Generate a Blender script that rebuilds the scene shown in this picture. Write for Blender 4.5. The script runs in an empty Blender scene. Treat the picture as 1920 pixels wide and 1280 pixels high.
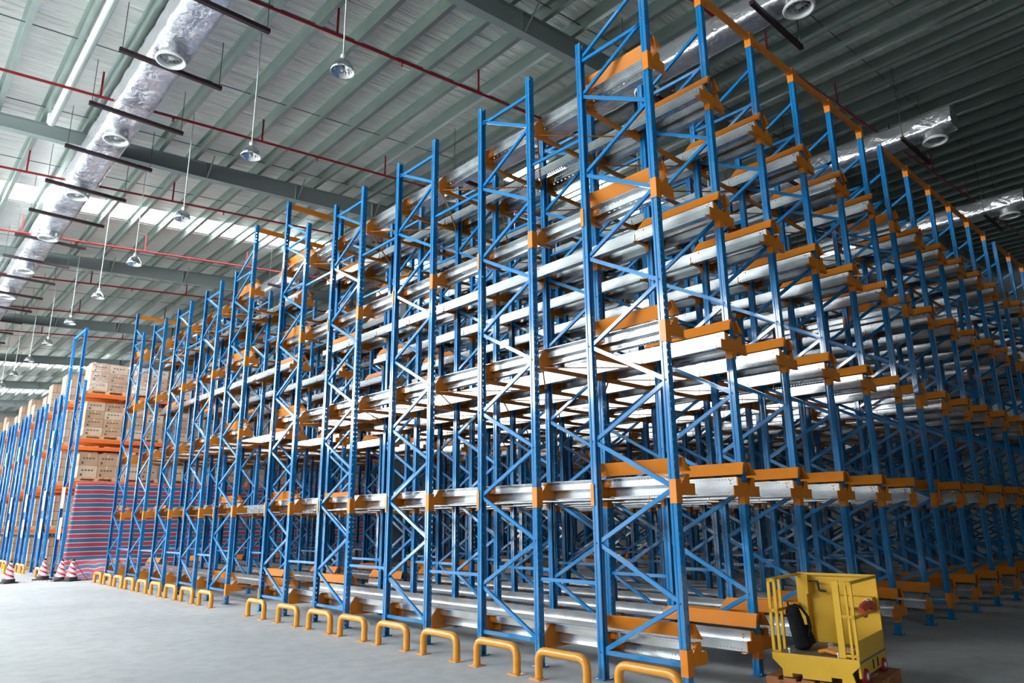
import bpy, math, random
from mathutils import Vector, Matrix
random.seed(7)
scene = bpy.context.scene
COL = scene.collection
PI = math.pi

# ------------------------------------------------------------------ mesh helpers
class MB:
    """collects faces; built as ONE mesh object"""
    def __init__(s): s.v = []; s.f = []; s.mi = []; s.cur = 0; s.sm = []
    def add(s, vs, fs, smooth=False):
        n = len(s.v); s.v += [tuple(v) for v in vs]
        for f in fs:
            s.f.append([n + i for i in f]); s.mi.append(s.cur); s.sm.append(smooth)
        return s
    def box(s, x0, x1, y0, y1, z0, z1):
        vs = [(x, y, z) for z in (z0, z1) for y in (y0, y1) for x in (x0, x1)]
        return s.add(vs, [(0,2,3,1),(4,5,7,6),(0,1,5,4),(2,6,7,3),(0,4,6,2),(1,3,7,5)])
    def bar(s, a, b, w, h, up=(0,0,1)):
        a = Vector(a); b = Vector(b); d = (b - a).normalized(); up = Vector(up)
        if abs(d.dot(up)) > .98: up = Vector((1,0,0))
        r = d.cross(up).normalized(); u = r.cross(d)
        vs = []
        for p in (a, b):
            for i, j in ((-1,-1),(1,-1),(1,1),(-1,1)): vs.append(p + r*i*w/2 + u*j*h/2)
        return s.add(vs, [(3,2,1,0),(4,5,6,7),(0,1,5,4),(1,2,6,5),(2,3,7,6),(3,0,4,7)])
    def chan(s, a, b, w, h, t=.004, up=(1,0,0)):
        """U channel from a to b, web width w, flange depth h"""
        a = Vector(a); b = Vector(b); d = (b - a).normalized(); up = Vector(up)
        r = d.cross(up).normalized(); u = r.cross(d)
        s.bar(a - u*(h/2), b - u*(h/2), w, t, up)
        s.bar(a + r*(w/2), b + r*(w/2), t, h, up)
        return s.bar(a - r*(w/2), b - r*(w/2), t, h, up)
    def tube(s, pts, r, n=10, caps=True):
        pts = [Vector(p) for p in pts]; rings = []
        prev = None
        for i, p in enumerate(pts):
            if i == 0: d = pts[1] - p
            elif i == len(pts)-1: d = p - pts[i-1]
            else: d = (pts[i+1] - p).normalized() + (p - pts[i-1]).normalized()
            d.normalize()
            if prev is None:
                ref = Vector((0,0,1)) if abs(d.z) < .9 else Vector((1,0,0))
                x = d.cross(ref).normalized()
            else: x = (prev - d*prev.dot(d)).normalized()
            prev = x; y = d.cross(x)
            rings.append([p + x*r*math.cos(2*PI*k/n) + y*r*math.sin(2*PI*k/n) for k in range(n)])
        vs = [v for ring in rings for v in ring]; fs = []
        for i in range(len(rings)-1):
            for k in range(n):
                a, b = i*n+k, i*n+(k+1) % n
                fs.append((a, b, b+n, a+n))
        s.add(vs, fs, True)
        if caps:
            s.add(rings[0], [tuple(reversed(range(n)))]); s.add(rings[-1], [tuple(range(n))])
        return s
    def lathe(s, prof, n=20, c=(0,0,0), axis='z'):
        vs = []; fs = []
        for r, z in prof:
            for k in range(n):
                a = 2*PI*k/n; p = (r*math.cos(a), r*math.sin(a), z)
                if axis == 'x': p = (z, r*math.cos(a), r*math.sin(a))
                if axis == 'y': p = (r*math.sin(a), z, r*math.cos(a))
                vs.append((p[0]+c[0], p[1]+c[1], p[2]+c[2]))
        for i in range(len(prof)-1):
            for k in range(n):
                a, b = i*n+k, i*n+(k+1) % n
                fs.append((a, b, b+n, a+n))
        return s.add(vs, fs, True)
    def prism(s, poly, lo, hi, plane='xz'):
        """extrude 2-D polygon: plane xz -> along y, yz -> along x, xy -> along z"""
        n = len(poly); vs = []
        for t in (lo, hi):
            for a, b in poly:
                vs.append({'xz': (a, t, b), 'yz': (t, a, b), 'xy': (a, b, t)}[plane])
        fs = [tuple(range(n)), tuple(range(2*n-1, n-1, -1))] + [(i, i+n, (i+1) % n + n, (i+1) % n) for i in range(n)]
        return s.add(vs, fs)
    def sheet(s, prof, lo, hi, th, holes=None, axis='z', side=1):
        """folded sheet: open 2-D profile extruded along an axis, real thickness, punched holes.
        holes: {segment: [(u_centre, half_u, half_l, pitch, start)]}"""
        holes = holes or {}
        def P(a, b, l):
            return {'z': (a, b, l), 'y': (a, l, b), 'x': (l, a, b)}[axis]
        n = len(prof); nr = []
        for i in range(n-1):
            dx = prof[i+1][0]-prof[i][0]; dy = prof[i+1][1]-prof[i][1]; L = math.hypot(dx, dy)
            nr.append((-dy/L, dx/L))
        off = []
        for i in range(n):
            a = nr[max(i-1, 0)]; b = nr[min(i, n-2)]
            m = (a[0]+b[0], a[1]+b[1]); L2 = (m[0]*m[0]+m[1]*m[1])/2 or 1
            off.append((prof[i][0]+m[0]/L2*th*side, prof[i][1]+m[1]/L2*th*side))
        for sk, pr in ((0, prof), (1, off)):
            for i in range(n-1):
                p, q = pr[i], pr[i+1]; W = math.hypot(q[0]-p[0], q[1]-p[1]); e = ((q[0]-p[0])/W, (q[1]-p[1])/W)
                def quad(u0, u1, l0, l1):
                    v = [P(p[0]+e[0]*u0, p[1]+e[1]*u0, l0), P(p[0]+e[0]*u1, p[1]+e[1]*u1, l0),
                         P(p[0]+e[0]*u1, p[1]+e[1]*u1, l1), P(p[0]+e[0]*u0, p[1]+e[1]*u0, l1)]
                    s.add(v, [(0,1,2,3)])
                u = 0
                for (uc, hu, hl, pitch, st) in sorted(holes.get(i, [])):
                    quad(u, uc-hu, lo, hi)
                    l = lo; c = lo + st
                    while c + hl < hi:
                        quad(uc-hu, uc+hu, l, c-hl); l = c+hl; c += pitch
                    quad(uc-hu, uc+hu, l, hi)
                    u = uc+hu
                quad(u, W, lo, hi)
        for l in (lo, hi):
            for i in range(n-1):
                s.add([P(*prof[i], l), P(*prof[i+1], l), P(*off[i+1], l), P(*off[i], l)], [(0,1,2,3)])
        for i in (0, n-1):
            s.add([P(*prof[i], lo), P(*off[i], lo), P(*off[i], hi), P(*prof[i], hi)], [(0,1,2,3)])
        return s
    def mesh(s, name, mats):
        me = bpy.data.meshes.new(name); me.from_pydata(s.v, [], s.f)
        mats = mats if isinstance(mats, (list, tuple)) else [mats]
        for m in mats: me.materials.append(m)
        me.polygons.foreach_set('material_index', s.mi); me.polygons.foreach_set('use_smooth', s.sm)
        me.update(); return me

def put(name, me, parent=None, loc=(0,0,0), rz=0.0, rot=None):
    o = bpy.data.objects.new(name, me); COL.objects.link(o)
    if parent: o.parent = parent
    o.location = loc; o.rotation_euler = rot or (0, 0, rz)
    return o
def root(name, loc, rz=0.0):
    return put(name, None, None, loc, rz)
def tag(o, label, cat, group=None, kind=None):
    o['label'] = label; o['category'] = cat
    if group: o['group'] = group
    if kind: o['kind'] = kind
    return o
def struct(o, label=None):
    o['kind'] = 'structure'
    if label: o['label'] = label
    return o
ORD = 'first second third fourth fifth sixth seventh eighth ninth tenth eleventh twelfth thirteenth fourteenth fifteenth sixteenth seventeenth eighteenth nineteenth twentieth'.split()

# ------------------------------------------------------------------ materials
def nodes(name):
    m = bpy.data.materials.new(name); m.use_nodes = True; nt = m.node_tree
    return m, nt, nt.nodes['Principled BSDF']
def N(nt, t, **k):
    n = nt.nodes.new(t)
    for a, b in k.items(): setattr(n, a, b)
    return n
def mat(name, col, rough=.5, metal=0.0, spec=.5, noise=0.0, nscale=6.0, bump=0.0, bscale=30.0, emit=None, coat=0.0):
    m, nt, b = nodes(name)
    b.inputs['Base Color'].default_value = (*col, 1); b.inputs['Roughness'].default_value = rough
    b.inputs['Metallic'].default_value = metal; b.inputs['Specular IOR Level'].default_value = spec
    b.inputs['Coat Weight'].default_value = coat; b.inputs['Coat Roughness'].default_value = .09
    tc = N(nt, 'ShaderNodeTexCoord') if (noise or bump) else None
    if noise:
        nz = N(nt, 'ShaderNodeTexNoise'); nz.inputs['Scale'].default_value = nscale; nz.inputs['Detail'].default_value = 5
        nt.links.new(tc.outputs['Object'], nz.inputs['Vector'])
        r = N(nt, 'ShaderNodeValToRGB'); r.color_ramp.elements[0].position = .3; r.color_ramp.elements[1].position = .7
        r.color_ramp.elements[0].color = tuple(c*(1-noise) for c in col)+(1,)
        r.color_ramp.elements[1].color = tuple(min(1, c*(1+noise)) for c in col)+(1,)
        nt.links.new(nz.outputs['Fac'], r.inputs['Fac']); nt.links.new(r.outputs['Color'], b.inputs['Base Color'])
    if bump:
        nb = N(nt, 'ShaderNodeTexNoise'); nb.inputs['Scale'].default_value = bscale; nb.inputs['Detail'].default_value = 4
        nt.links.new(tc.outputs['Object'], nb.inputs['Vector'])
        bp = N(nt, 'ShaderNodeBump'); bp.inputs['Strength'].default_value = bump; bp.inputs['Distance'].default_value = .02
        nt.links.new(nb.outputs['Fac'], bp.inputs['Height']); nt.links.new(bp.outputs['Normal'], b.inputs['Normal'])
    if emit:
        b.inputs['Emission Color'].default_value = (*emit[0], 1); b.inputs['Emission Strength'].default_value = emit[1]
    return m

BLUE = mat('blue_paint', (0.0, 0.195, 0.50), .35, 0, .25, .05, 3, coat=1)
BLUE.node_tree.nodes['Principled BSDF'].inputs['Coat IOR'].default_value = 1.6
DBLUE = mat('blue_paint_back_racks', (0.006, 0.20, 0.56), .4)
ORANGE = mat('orange_paint', (0.72, 0.23, 0.018), .40, 0, .4, .05, 4, coat=.1)
DORANGE = mat('red_orange_paint', (0.80, 0.15, 0.02), .45)
YELLOW = mat('yellow_paint', (0.70, 0.41, 0.03), .45, 0, .4, .06, 5)
GUARD = mat('amber_paint', (0.78, 0.33, 0.03), .32, 0, .5, coat=.3)
GALV = mat('galvanised_steel', (0.60, 0.63, 0.65), .26, .92, .5, .12, 5)
ZINC = mat('bright_bolt_steel', (0.75, 0.76, 0.78), .3, 1)
PURL = mat('grey_green_purlin_steel', (0.36, 0.435, 0.405), .36, .85, .5, .08, 2)
RAFT = mat('grey_rafter_paint', (0.30, 0.36, 0.35), .5, 0, .5, .05, 1)
WPIPE = mat('pale_pipe_plastic', (0.50, 0.57, 0.54), .35)
RED = mat('red_pipe_paint', (0.30, 0.010, 0.018), .4)
MAROON = mat('dark_maroon_steel', (0.020, 0.006, 0.008), .5)
WHITEP = mat('white_paint', (0.8, 0.82, 0.82), .4)
WIRE = mat('dark_wire', (0.06, 0.07, 0.07), .5)
RODW = mat('pale_rod', (0.75, 0.78, 0.78), .4)
LAMPM = mat('polished_lamp_aluminium', (0.85, 0.87, 0.88), .12, 1)
BLACK = mat('black_rubber_and_recess_shade', (0.012, 0.012, 0.013), .6)  # rubber parts, and painted shade in nozzle throats and skirt slots
BAG = mat('black_nylon', (0.006, 0.007, 0.010), .8, 0, .3, 0, 1, .5, 18)
DECK = mat('grey_deck_steel', (0.16, 0.15, 0.14), .55, .2)
WOOD = mat('pallet_wood', (0.42, 0.17, 0.075), .75, 0, .3, .25, 9)
PWOOD = mat('pale_wood', (0.62, 0.36, 0.2), .75, 0, .3, .2, 9)
CARD = mat('brown_cardboard', (0.46, 0.29, 0.185), .8, 0, .2, .06, 4)
CARD2 = mat('pale_cardboard', (0.60, 0.44, 0.32), .8, 0, .2, .06, 4)
INK = mat('carton_print', (0.07, 0.06, 0.055), .8)
SIGN = mat('white_sign_board', (0.85, 0.87, 0.86), .5)
GSIGN = mat('green_sign_board', (0.25, 0.85, 0.45), .5)
REDC = mat('red_reflective_band', (0.72, 0.02, 0.05), .4)
WHC = mat('white_reflective_band', (0.82, 0.82, 0.84), .4)
WALLM = mat('white_wall_cladding', (0.55, 0.58, 0.58), .6)
WALLD = mat('grey_wall_cladding', (0.30, 0.33, 0.34), .6)
TISS = mat('white_tissue', (0.8, 0.8, 0.82), .9)
GLOVE = mat('red_cotton', (0.55, 0.10, 0.05), .9, 0, .2, .3, 60)
REDW = mat('red_wheel_rubber', (0.30, 0.010, 0.02), .5)
def wrap_mat():
    m, nt, b = nodes('clear_stretch_wrap')
    tc = N(nt, 'ShaderNodeTexCoord'); nz = N(nt, 'ShaderNodeTexNoise'); nz.inputs['Scale'].default_value = 9; nz.inputs['Detail'].default_value = 6
    mp = N(nt, 'ShaderNodeMapping'); mp.inputs['Scale'].default_value = (1, 1, 5)
    nt.links.new(tc.outputs['Object'], mp.inputs['Vector']); nt.links.new(mp.outputs['Vector'], nz.inputs['Vector'])
    r = N(nt, 'ShaderNodeValToRGB'); r.color_ramp.elements[0].position = .50; r.color_ramp.elements[1].position = .72
    r.color_ramp.elements[0].color = (.05,.05,.05,1); r.color_ramp.elements[1].color = (.6,.6,.6,1)
    nt.links.new(nz.outputs['Fac'], r.inputs['Fac']); nt.links.new(r.outputs['Color'], b.inputs['Alpha'])
    b.inputs['Base Color'].default_value = (.85,.86,.88,1); b.inputs['Roughness'].default_value = .2
    return m
WRAP = wrap_mat()
def stack_mat():   # cartons in a wrapped stack: joints between the boxes are printed by the pattern
    m, nt, b = nodes('stacked_cardboard')
    tc = N(nt, 'ShaderNodeTexCoord'); br = N(nt, 'ShaderNodeTexBrick'); br.inputs['Scale'].default_value = 1
    br.inputs['Brick Width'].default_value = .40; br.inputs['Row Height'].default_value = .30; br.inputs['Mortar Size'].default_value = .008
    br.inputs['Color1'].default_value = (.42,.28,.19,1); br.inputs['Color2'].default_value = (.52,.38,.28,1); br.inputs['Mortar'].default_value = (.13,.08,.05,1)
    sx = N(nt, 'ShaderNodeSeparateXYZ'); ad = N(nt, 'ShaderNodeMath', operation='ADD'); cb = N(nt, 'ShaderNodeCombineXYZ')
    nt.links.new(tc.outputs['Object'], sx.inputs[0]); nt.links.new(sx.outputs[0], ad.inputs[0]); nt.links.new(sx.outputs[1], ad.inputs[1])
    nt.links.new(ad.outputs[0], cb.inputs[0]); nt.links.new(sx.outputs[2], cb.inputs[1]); nt.links.new(cb.outputs[0], br.inputs['Vector'])
    nt.links.new(br.outputs['Color'], b.inputs['Base Color']); b.inputs['Roughness'].default_value = .75
    return m
STACK = stack_mat()
def foil(name, scale, strength, rough, col, rot=0.0, dist=.05, metal=.85):
    m, nt, b = nodes(name)
    b.inputs['Base Color'].default_value = (*col, 1); b.inputs['Metallic'].default_value = metal; b.inputs['Roughness'].default_value = rough
    tc = N(nt, 'ShaderNodeTexCoord'); mp = N(nt, 'ShaderNodeMapping'); mp.inputs['Scale'].default_value = scale
    mp.inputs['Rotation'].default_value = (0, 0, rot)
    nt.links.new(tc.outputs['Object'], mp.inputs['Vector'])
    a = N(nt, 'ShaderNodeTexNoise'); a.inputs['Scale'].default_value = 1; a.inputs['Detail'].default_value = 4; a.inputs['Distortion'].default_value = .6
    nt.links.new(mp.outputs['Vector'], a.inputs['Vector'])
    bp = N(nt, 'ShaderNodeBump'); bp.inputs['Strength'].default_value = strength; bp.inputs['Distance'].default_value = dist
    nt.links.new(a.outputs['Fac'], bp.inputs['Height']); nt.links.new(bp.outputs['Normal'], b.inputs['Normal'])
    return m
FOILC = foil('ceiling_foil_insulation', (.6, 6.5, 1), .9, .36, (.90,.91,.87), 0, .22, .55)
FOILD = foil('crinkled_duct_foil', (4, 4, 4), .65, .27, (.74,.76,.80), 0, .08)
def floor_mat():
    m, nt, b = nodes('concrete_floor')
    tc = N(nt, 'ShaderNodeTexCoord')
    a = N(nt, 'ShaderNodeTexNoise'); a.inputs['Scale'].default_value = .35; a.inputs['Detail'].default_value = 8; a.inputs['Roughness'].default_value = .62
    c = N(nt, 'ShaderNodeTexNoise'); c.inputs['Scale'].default_value = 5; c.inputs['Detail'].default_value = 7
    nt.links.new(tc.outputs['Object'], a.inputs['Vector']); nt.links.new(tc.outputs['Object'], c.inputs['Vector'])
    r = N(nt, 'ShaderNodeValToRGB'); r.color_ramp.elements[0].position = .3; r.color_ramp.elements[1].position = .72
    r.color_ramp.elements[0].color = (.44,.47,.48,1); r.color_ramp.elements[1].color = (.62,.64,.64,1)
    r2 = N(nt, 'ShaderNodeValToRGB'); r2.color_ramp.elements[0].position = .25; r2.color_ramp.elements[1].position = .6
    r2.color_ramp.elements[0].color = (.82,.82,.82,1); r2.color_ramp.elements[1].color = (1,1,1,1)
    mx = N(nt, 'ShaderNodeMix', data_type='RGBA', blend_type='MULTIPLY'); mx.inputs[0].default_value = 1
    nt.links.new(a.outputs['Fac'], r.inputs['Fac']); nt.links.new(c.outputs['Fac'], r2.inputs['Fac'])
    nt.links.new(r.outputs['Color'], mx.inputs[6]); nt.links.new(r2.outputs['Color'], mx.inputs[7])
    nt.links.new(mx.outputs[2], b.inputs['Base Color'])
    b.inputs['Roughness'].default_value = .55
    bp = N(nt, 'ShaderNodeBump'); bp.inputs['Strength'].default_value = .15; bp.inputs['Distance'].default_value = .01
    nt.links.new(c.outputs['Fac'], bp.inputs['Height']); nt.links.new(bp.outputs['Normal'], b.inputs['Normal'])
    return m
FLOOR = floor_mat()
def tarp_mat():
    m, nt, b = nodes('striped_woven_plastic')
    tc = N(nt, 'ShaderNodeTexCoord'); sx = N(nt, 'ShaderNodeSeparateXYZ')
    nt.links.new(tc.outputs['UV'], sx.inputs[0])
    f = N(nt, 'ShaderNodeMath', operation='FRACT'); nt.links.new(sx.outputs[1], f.inputs[0])
    r = N(nt, 'ShaderNodeValToRGB'); r.color_ramp.interpolation = 'CONSTANT'
    e = r.color_ramp.elements; e[0].position = 0; e[0].color = (.045,.12,.21,1)
    e[1].position = .44; e[1].color = (.50,.54,.60,1)
    for p, c in ((.50, (.42,.045,.07,1)), (.92, (.50,.54,.60,1))):
        q = e.new(p); q.color = c
    nt.links.new(f.outputs[0], r.inputs['Fac']); nt.links.new(r.outputs['Color'], b.inputs['Base Color'])
    b.inputs['Roughness'].default_value = .4
    return m
TARP = tarp_mat()
def emis(name, col, s):
    m = bpy.data.materials.new(name); m.use_nodes = True; nt = m.node_tree; nt.nodes.clear()
    e = nt.nodes.new('ShaderNodeEmission'); o = nt.nodes.new('ShaderNodeOutputMaterial')
    e.inputs['Color'].default_value = (*col, 1); e.inputs['Strength'].default_value = s
    nt.links.new(e.outputs[0], o.inputs[0]); return m
SKYL = emis('daylight_through_roof_sheet', (.95, .99, 1), 15)
WINL = emis('daylight_through_wall_glazing', (.95, .99, 1), 16)
FILL = emis('added_fill_light_glow', (.95, .99, 1), 8)  # added fill glow, shared by two made-up light panels
DOORF = emis('daylight_in_far_doorways', (.95, .99, 1), 6.0)
DOORL = emis('daylight_in_open_doorway', (.95, .99, 1), 1.4)

# ------------------------------------------------------------------ measured layout
W, G1, G, GA = 1.0, .9238, 1.1331, 1.6538           # frame depth, gaps, cross aisle
P, Q = 1.2447, .9145                                # lane pitch, back-to-back gap
TOPS = [.3934, 1.936, 3.5436, 5.1388, 6.7123]       # collar tops
ZTOP, ZTALL = 7.387, 8.223
def yF(F):
    y = 0; gaps = [G1, G, G, G, GA, G1, G, G, G]
    for j in range(F): y += W + gaps[j]
    return y
NL = 18
def xL(k): return k*P + (Q-P)*(k//6)
CAM = Vector((-5.894, -4.1372, 1.5485))
def roofz(x): return 11.5 + .08*x                   # underside of the purlins
XW0, XW1, YW0, YW1 = -15.0, 38.0, -14.0, 76.0

# ------------------------------------------------------------------ building shell
m = MB().box(XW0-.5, XW1+.5, YW0-.5, YW1+.5, -.3, 0)
o = struct(put('floor', m.mesh('floor', FLOOR)), 'pale grey concrete warehouse floor')
# roof deck with roof lights left open
SKY = [(20.0, 21.35, XW0, 7.0), (49.2, 51.4, XW0, 8.0), (62.0, 63.8, XW0, 4.0), (9.9, 11.7, 8.2, 14.5), (20.0, 21.35, 10.0, 17.0)]
def slab(m, x0, x1, y0, y1, th=.1, dz=.28):
    a, b = roofz(x0)+dz, roofz(x1)+dz
    vs = [(x0,y0,a),(x1,y0,b),(x1,y1,b),(x0,y1,a),(x0,y0,a+th),(x1,y0,b+th),(x1,y1,b+th),(x0,y1,a+th)]
    m.add(vs, [(3,2,1,0),(4,5,6,7),(0,1,5,4),(1,2,6,5),(2,3,7,6),(3,0,4,7)])
m = MB()
cuts = sorted({YW0-.5, YW1+.5} | {s[0] for s in SKY} | {s[1] for s in SKY})
for y0, y1 in zip(cuts, cuts[1:]):
    xs = XW0-.5
    for s in sorted([s for s in SKY if s[0] <= y0+1e-6 and s[1] >= y1-1e-6], key=lambda s: s[2]):
        if s[2] > xs: slab(m, xs, s[2], y0, y1)
        xs = s[3]
    if xs < XW1+.5: slab(m, xs, XW1+.5, y0, y1)
struct(put('ceiling', m.mesh('ceiling', FOILC)), 'silver foil-faced insulated roof lining')
for i, (y0, y1, x0, x1) in enumerate(SKY):
    m = MB(); slab(m, x0, x1, y0, y1, .04, .34)
    struct(put('window_%d' % (i+1), m.mesh('skylight', SKYL)), 'bright translucent roof light strip')
# walls
def ztop(x): return roofz(x)+.28
m = MB().prism([(XW0-.3,0),(XW1+.3,0),(XW1+.3,ztop(XW1)),(XW0-.3,ztop(XW0))], YW1, YW1+.3)
struct(put('wall_far', m.mesh('wall_far', WALLM)), 'white far end wall')
m = MB()
m.box(XW0-.3, XW1+.3, YW0-.3, YW0, 0, 6.0); m.box(XW0-.3, XW1+.3, YW0-.3, YW0, 8.0, ztop(XW0)); m.box(XW0-.3, -12, YW0-.3, YW0, 6, 8); m.box(-7, XW1+.3, YW0-.3, YW0, 6, 8)
m.prism([(XW0,ztop(XW0)),(XW1+.3,ztop(XW0)),(XW1+.3,ztop(XW1))], YW0-.3, YW0)
struct(put('wall_behind', m.mesh('wall_behind', WALLD)))
m = MB().box(-12, -7, YW0-.2, YW0-.15, 6, 8); struct(put('window_8', m.mesh('w5', FILL)), 'added fill light panel behind the camera')  # made-up glowing panel, added to light the front faces of the racks
m = MB().box(XW1, XW1+.3, YW0, YW1, 0, ztop(XW1)); struct(put('wall_right', m.mesh('wall_right', WALLD)))
DOORS = [(-8.5, -4.5), (1.5, 5.5), (12.0, 16.0), (24.0, 28.0), (36.0, 40.0)]
WZ0, WZ1 = 6.3, 9.6
m = MB(); ys = YW0
for a, b in DOORS:
    m.box(XW0-.3, XW0, ys, a, 0, WZ0); m.box(XW0-.3, XW0, a, b, 3.6, WZ0); ys = b
m.box(XW0-.3, XW0, ys, YW1, 0, WZ0); m.box(XW0-.3, XW0, YW0, YW1, WZ1, ztop(XW0))
m.box(XW0-.3, XW0, YW0, 2, WZ0, WZ1); m.box(XW0-.3, XW0, 46, YW1, WZ0, WZ1)
struct(put('wall_left', m.mesh('wall_left', WALLD)))
for i, (a, b) in enumerate(DOORS):
    m = MB().box(XW0-.2, XW0-.15, a, b, 0, 3.6); struct(put('door_%d' % (i+1), m.mesh('d', DOORL if i < 3 else DOORF)), 'daylight in an open loading door')
m = MB().box(XW0-.2, XW0-.15, 2, 46, WZ0, WZ1); struct(put('window_6', m.mesh('w6', WINL)), 'long high-level wall glazing')
m = MB(); y = 2
while y <= 46: m.box(XW0-.12, XW0-.04, y-.04, y+.04, WZ0, WZ1); y += 2.0
struct(put('trim_1', m.mesh('mullions', WHITEP)), 'window mullions of the long wall glazing')

m = MB().box(XW0+.2, -1.5, YW1-.03, YW1-.01, 4.5, 8.5); struct(put('window_7', m.mesh('w7', FILL)), 'added fill light panel on the far end wall')  # made-up glowing panel, added to brighten the far ceiling
# purlins
pm = MB(); zp = [(-.02,.24),(-.075,.24),(-.075,.235),(-.005,.235)]
pm.sheet([(-.08,.275),(0,.275),(0,0),(.10,0),(.10,.025)], YW0, YW1, .004, axis='y')
pme = pm.mesh('roof_purlin', PURL)
x = -.37 - .9*16; i = 0
while x < XW1:
    if x > XW0: struct(put('roof_purlin', pme, None, (x, 0, roofz(x))))
    x += .9
# rafters (I beams) and columns
def rafter(y):
    m = MB(); d = .08*(XW1-XW0); a, b = roofz(XW0), roofz(XW1)
    dep = [(XW0,.30),(-5.5,.32),(0,.48),(6.7,.56),(13,.42),(XW1,.42)]
    def D(x):
        for (xa, da), (xb, db) in zip(dep, dep[1:]):
            if x <= xb: return da+(db-da)*(x-xa)/(xb-xa)
    xs = [p[0] for p in dep]
    def plate(y0, y1, lo, hi):
        for x0, x1 in zip(xs, xs[1:]):
            vs = [(x, y, roofz(x)+(f(x))) for f in (lo, hi) for x, y in ((x0,y0),(x1,y0),(x1,y1),(x0,y1))]
            m.add(vs, [(3,2,1,0),(4,5,6,7),(0,1,5,4),(1,2,6,5),(2,3,7,6),(3,0,4,7)])
    plate(-.10,.10, lambda x: -D(x), lambda x: -D(x)+.015); plate(-.10,.10, lambda x: -.015, lambda x: -.002)
    plate(-.006,.006, lambda x: -D(x)+.015, lambda x: -.015)
    for n in range(18):
        xx = XW0+1.5+n*2.7; z = roofz(xx)
        m.box(xx-.006, xx+.006, -.09, .09, z-D(xx)+.01, z-.02)
        for s_ in (-1, 1): m.bar((xx+.06, s_*.05, z-D(xx)+.02), (xx+.06, s_*.55, z+.03), .04, .006)
    return struct(put('roof_rafter', m.mesh('roof_rafter', RAFT), None, (0,y,0)), 'grey steel rafter crossing under the purlins')
RY = [-5.3+10.23*n for n in range(8)]
for y in RY: rafter(y)
for y in RY[1:4]:
    x = xL(5)+Q/2
    if y > 20 or y < 5: pass
    zt = roofz(x)-.56
    m = MB().box(x-.12, x+.12, -.13, -.118, 0, zt).box(x-.12, x+.12, .118, .13, 0, zt).box(x-.005, x+.005, -.118, .118, 0, zt)
    struct(put('trim_column', m.mesh('col', RAFT), None, (0, y if y < 14 else y, 0)), 'grey steel building column standing between the racks')
# tie wires under the lining
for n in range(26):
    y = -12+n*3.31
    m = MB().bar((XW0, y, roofz(XW0)+.12), (XW1, y, roofz(XW1)+.12), .014, .014)
    struct(put('trim_tie_rod', m.mesh('tie', WIRE)))
# flange braces from purlins to rafters
for n in range(3):
    pass

# ------------------------------------------------------------------ services under the roof
def elbow(a, c, b, r, n=6):
    """rounded corner points a->c->b"""
    a, b, c = Vector(a), Vector(b), Vector(c); p = c+(a-c).normalized()*r; q = c+(b-c).normalized()*r
    return [p*(1-t)**2 + c*2*t*(1-t) + q*t*t for t in [i/n for i in range(n+1)]]
for n in range(9):                                   # sprinkler pipes run up the roof slope
    y = 7.0+4.93*(n-2)
    x0, x1 = XW0+.3, XW1-.3
    r = root('sprinkler_pipe', (0, y, 0))
    put('pipe_run', MB().tube([(x0,0,roofz(x0)-.62),(x1,0,roofz(x1)-.62)], .031, 8).mesh('pipe', RED), r)
    hm = MB().box(-.02,.02,-.012,.012,0,.62).mesh('hanger', RED)
    sm = MB().lathe([(0,0),(.03,0),(.03,-.02),(.012,-.03),(.012,-.07),(.035,-.075),(0,-.078)], 8).mesh('head', RED)
    for j in range(9):
        x = -3.9+j*3.6+(.6 if n % 2 else 0)
        put('pipe_hanger', hm, r, (x, 0, roofz(x)-.62)); put('sprinkler_head', sm, r, (x+1.5, 0, roofz(x+1.5)-.655))
    where = ['behind the camera', 'nearest overhead', 'second nearest', 'third nearest', 'fourth nearest', 'fifth nearest', 'sixth nearest', 'seventh nearest', 'farthest']
    tag(r, 'red sprinkler pipe hung below the foil ceiling, %s of the parallel runs' % ['nearest','second nearest','third nearest','fourth nearest','fifth nearest','sixth nearest','seventh nearest','second farthest','farthest'][n], 'pipe', 'red sprinkler pipes under the roof')
# pale rainwater pipe
z = roofz(-3.82)-.3
pts = [(-3.82, -10, z), (-3.82, 14.0, z)] + elbow((-3.82,14.0,z), (-3.82,14.45,z), (-3.82,14.45,z-.0+.3), .2)
r = put('rainwater_pipe', MB().tube([(-3.82,-10,z),(-3.82,14.1,z)]+elbow((-3.82,14.1,z),(-3.82,14.5,z),(-3.82,14.5,z+.3),.2)+[(-3.82,14.5,z+.28)], .085, 14).mesh('rainwater_pipe', WPIPE))
tag(r, 'pale grey round pipe running along the purlins left of the near foil duct', 'pipe')

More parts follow.
